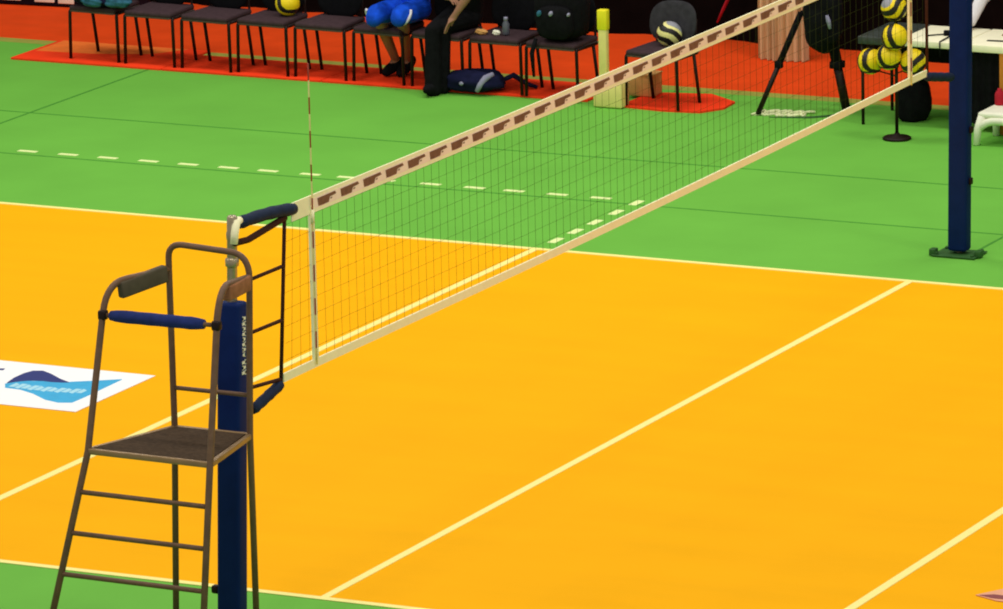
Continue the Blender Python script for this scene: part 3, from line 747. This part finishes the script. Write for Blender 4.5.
def person(label, base, P, top, bottom, bare_fore, sleeve_mat=None, shorts=False, shoe=None):
    """P: world joints. body = one skin surface; clothes follow it"""
    t = thing('person', label, 'person', base)
    V = {k: Vector(v) for k, v in P.items()}
    J = {'pel': (V['pel'], (.125, .09)), 'bel': (lerp(V['pel'], V['chest'], .5), (.125, .085)), 'chest': (V['chest'], (.135, .092)),
         'neck': (V['neck'], .052), 'jaw': (V['head'] - Vector((0, .022, .065)), (.050, .055)), 'head': (V['head'], (.070, .086)), 'crown': (V['head'] + Vector((0, .01, .045)), (.070, .086))}
    E_ = [('pel', 'bel'), ('bel', 'chest'), ('chest', 'neck'), ('neck', 'jaw'), ('jaw', 'head'), ('head', 'crown')]
    J['nose'] = (V['head'] + Vector((0, -.092, -.025)), .013)
    J['bridge'] = (V['head'] + Vector((0, -.082, .008)), .010); E_.append(('bridge', 'nose'))
    for s, k in ((-1, 'r'), (1, 'l')):
        J['ear' + k] = (V['head'] + Vector((s * .071, .012, -.012)), (.010, .016)); E_.append(('head', 'ear' + k))
        J[k + 'sh'] = (V[k + 'sh'], .055); J[k + 'el'] = (V[k + 'el'], .040); J[k + 'fo'] = (lerp(V[k + 'el'], V[k + 'wr'], .35), .040); J[k + 'wr'] = (V[k + 'wr'], .027)
        E_ += [('chest', k + 'sh'), (k + 'sh', k + 'el'), (k + 'el', k + 'fo'), (k + 'fo', k + 'wr')]
        hand_joints(J, E_, k + 'wr', V.get(k + 'hd', V[k + 'wr'] - V[k + 'el']), s, V.get(k + 'pn', Vector((0, -.2, -1))), k)
        J[k + 'hip'] = (V[k + 'hip'], .082); J[k + 'kn'] = (V[k + 'kn'], .056); J[k + 'ca'] = (lerp(V[k + 'kn'], V[k + 'an'], .3), .054); J[k + 'an'] = (V[k + 'an'], .036); J[k + 'toe'] = (V[k + 'toe'], (.042, .026))
        E_ += [('pel', k + 'hip'), (k + 'hip', k + 'kn'), (k + 'kn', k + 'ca'), (k + 'ca', k + 'an'), (k + 'an', k + 'toe')]
    skin('body', J, E_, M['skin'], 'pel', t, .0042, 2)
    # top
    T = {'pel': (V['pel'] + Vector((0, 0, .02)), (.155, .12)), 'bel': (lerp(V['pel'], V['chest'], .5), (.15, .115)), 'chest': (V['chest'], (.165, .122)), 'neck': (lerp(V['chest'], V['neck'], .72), .070)}
    TE = [('pel', 'bel'), ('bel', 'chest'), ('chest', 'neck')]
    for k in 'rl':
        T[k + 'sh'] = (V[k + 'sh'], .072)
        T[k + 'ue'] = (lerp(V[k + 'sh'], V[k + 'el'], .75 if bare_fore else .5), .058); TE += [('chest', k + 'sh'), (k + 'sh', k + 'ue')]
        if not bare_fore:
            T[k + 'el'] = (V[k + 'el'], .055); T[k + 'wr'] = (lerp(V[k + 'el'], V[k + 'wr'], .92), .042); TE += [(k + 'ue', k + 'el'), (k + 'el', k + 'wr')]
    if sleeve_mat:
        T2 = {k: T[k] for k in ('pel', 'bel', 'chest', 'neck', 'rsh', 'lsh')}; skin('top', T2, [e for e in TE if e[0] in T2 and e[1] in T2], top, 'pel', t)
        for k in 'rl':
            S = {q: T[k + q] for q in ('sh', 'ue', 'el', 'wr')}; S = {q: (v[0], v[1] * 1.04) for q, v in S.items()}
            skin('sleeve', S, [('sh', 'ue'), ('ue', 'el'), ('el', 'wr')], sleeve_mat, 'sh', t)
    else:
        skin('top', T, TE, top, 'pel', t)
    # bottom
    B = {'pel': (V['pel'], (.155, .122))}; BE = []
    for k in 'rl':
        B[k + 'hip'] = (V[k + 'hip'], .098); B[k + 'kn'] = (V[k + 'kn'], .074); BE += [('pel', k + 'hip'), (k + 'hip', k + 'kn')]
        if not shorts:
            B[k + 'ca'] = (lerp(V[k + 'kn'], V[k + 'an'], .4), .072); B[k + 'an'] = (lerp(V[k + 'kn'], V[k + 'an'], 1.12), .074); BE += [(k + 'kn', k + 'ca'), (k + 'ca', k + 'an')]
        else:
            B[k + 'mid'] = (lerp(V[k + 'hip'], V[k + 'kn'], .6), .10)
            BE.remove((k + 'hip', k + 'kn')); BE += [(k + 'hip', k + 'mid'), (k + 'mid', k + 'kn')]
            B[k + 'kn'] = (V[k + 'kn'], .088); B[k + 'hem'] = (V[k + 'kn'] + Vector((0, -.055, -.03)), .074); BE.append((k + 'kn', k + 'hem'))
    bt = skin('shorts' if shorts else 'trousers', B, BE, bottom, 'pel', t)
    for k in 'rl':
        a, c = V[k + 'an'], V[k + 'toe']; d = (c - a); d.z = 0; ang = math.atan2(d.y, d.x) - PI / 2
        tilt = math.atan2((c - a).z + .055, d.length)
        b = MB(); mid = (a + c) / 2 + Vector((0, 0, -.01)) - d.normalized() * .02
        b.blob(mid, (.05, .135, .045), RZ(ang) @ RX(tilt), sq=.8, n=14)
        b.build('shoe', shoe or M['black'], t)
    head_parts(t, V['head'])
    return t, bt
# person in blue shorts, shins tucked back under the chair
P = dict(pel=(-6.84, 14.49, .61), chest=(-6.83, 14.46, .98), neck=(-6.83, 14.43, 1.16), head=(-6.83, 14.40, 1.30),
         rsh=(-7.02, 14.45, 1.07), lsh=(-6.64, 14.45, 1.07), rel=(-7.08, 14.32, .88), lel=(-6.58, 14.32, .88), rwr=(-6.97, 14.14, .815), lwr=(-6.70, 14.14, .815),
         rhip=(-6.95, 14.44, .615), lhip=(-6.75, 14.44, .615), rkn=(-6.975, 14.08, .625), lkn=(-6.74, 14.08, .64),
         ran=(-7.05, 14.54, .15), lan=(-6.96, 14.58, .15), rtoe=(-7.08, 14.46, .06), ltoe=(-6.97, 14.50, .055))
P['rhd'] = (.3, -.3, .05); P['lhd'] = (-.3, -.3, .05)
t, bt = person('person in royal blue shorts with white trim seated on the bench, legs tucked under', (-6.85, 14.3, .017), P, M['blue'], M['blue'], True, shorts=True)
for k, a0, a1 in (('rkn', 150, 255), ('lkn', -75, 25)):
    q = Vector(P[k]); pts = [q + Vector((.086 * math.cos(a), -.012 + .03 * math.sin(2 * a), .084 * math.sin(a))) for a in [math.radians(a0 + (a1 - a0) * j / 12) for j in range(13)]]
    sub(MB().tube(pts, .014, 6), 'white_hem', M['trim'], bt)
# person in black
P = dict(pel=(-6.33, 14.47, .59), chest=(-6.25, 14.36, .95), neck=(-6.23, 14.28, 1.12), head=(-6.23, 14.20, 1.25),
         rsh=(-6.43, 14.34, 1.04), lsh=(-6.05, 14.32, 1.04), rel=(-6.48, 14.24, .86), lel=(-6.06, 14.02, .88), rwr=(-6.34, 14.12, .80), lwr=(-6.17, 13.96, .70),
         rhip=(-6.43, 14.43, .58), lhip=(-6.27, 14.43, .58), rkn=(-6.40, 13.985, .535), lkn=(-6.365, 14.09, .545),
         ran=(-6.395, 13.95, .10), lan=(-6.37, 14.06, .10), rtoe=(-6.395, 13.885, .045), ltoe=(-6.37, 13.99, .045))
P['rhd'] = (.4, -.2, -.05)
person('person in black top and black trousers seated on the bench, bare forearm on knee', (-6.35, 14.2, 0), P, M['black'], M['black'], True)
# official at the table
P = dict(pel=(-1.56, 15.10, .52), chest=(-1.56, 15.02, .92), neck=(-1.56, 14.98, 1.10), head=(-1.56, 14.95, 1.25),
         rsh=(-1.76, 14.97, 1.03), lsh=(-1.37, 15.0, 1.03), rel=(-1.80, 14.76, .95), lel=(-1.30, 14.80, .82), rwr=(-1.845, 14.62, .765), lwr=(-1.40, 14.58, .765),
         rhip=(-1.65, 15.06, .50), lhip=(-1.47, 15.06, .50), rkn=(-1.66, 14.80, .52), lkn=(-1.44, 14.80, .52),
         ran=(-1.66, 14.88, .09), lan=(-1.44, 14.88, .09), rtoe=(-1.66, 14.78, .035), ltoe=(-1.44, 14.78, .035))
P['rhd'] = (-.2, -.6, -.1); P['lhd'] = (-.3, -.6, -.1)
person('person with a white sleeve sitting behind the white table right of the far post', (-1.56, 15.0, 0), P, M['black'], M['black'], False, sleeve_mat=M['trim'])
t = thing('dining_chair', 'dark chair behind the white table under the person with the white sleeve', 'chair', (-1.56, 14.9, 0))
MB().box((-1.56, 15.12, .40), (.45, .42, .05), bevel=.02).build('seat', M['black'], t)
MB().box((-1.56, 15.34, .72), (.43, .04, .34), bevel=.018).build('backrest', M['black'], t)
for ax in (-1, 1):
    for ay in (14.93, 15.31): MB().tube([(-1.56 + ax * .2, ay, 0), (-1.56 + ax * .2, ay, .39 if ay < 15.1 else .72)], .0125, 8).build('leg', M['blacktube'], t)

# ------------------------------------------------------------------ light: sports hall, unseen overhead lamps; rear row added to brighten the back
wd = bpy.data.worlds.new('hall'); sc.world = wd; wd.use_nodes = True
bg = wd.node_tree.nodes['Background']; bg.inputs['Color'].default_value = (1, .985, .95, 1); bg.inputs['Strength'].default_value = .43
for i, (x, y) in enumerate(((-9, -3), (-9, 6), (0, -3), (0, 7), (9, -3), (9, 6), (-11, 12.5), (-5, 12.5), (1, 12.5))):
    ld = bpy.data.lights.new('unseen_lamp', 'AREA'); ld.shape = 'RECTANGLE'; ld.size = 3.0; ld.size_y = 1.2; ld.energy = (270 if y < 0 else 212) if y < 10 else 255; ld.color = (1, .97, .90)
    lo = bpy.data.objects.new('unseen_lamp', ld); COL.objects.link(lo); lo.location = (x, y, 10.5)

for o in ROOTS:
    if '_o' in o: del o['_o']
for o in bpy.data.objects:
    if '_o' in o: del o['_o']
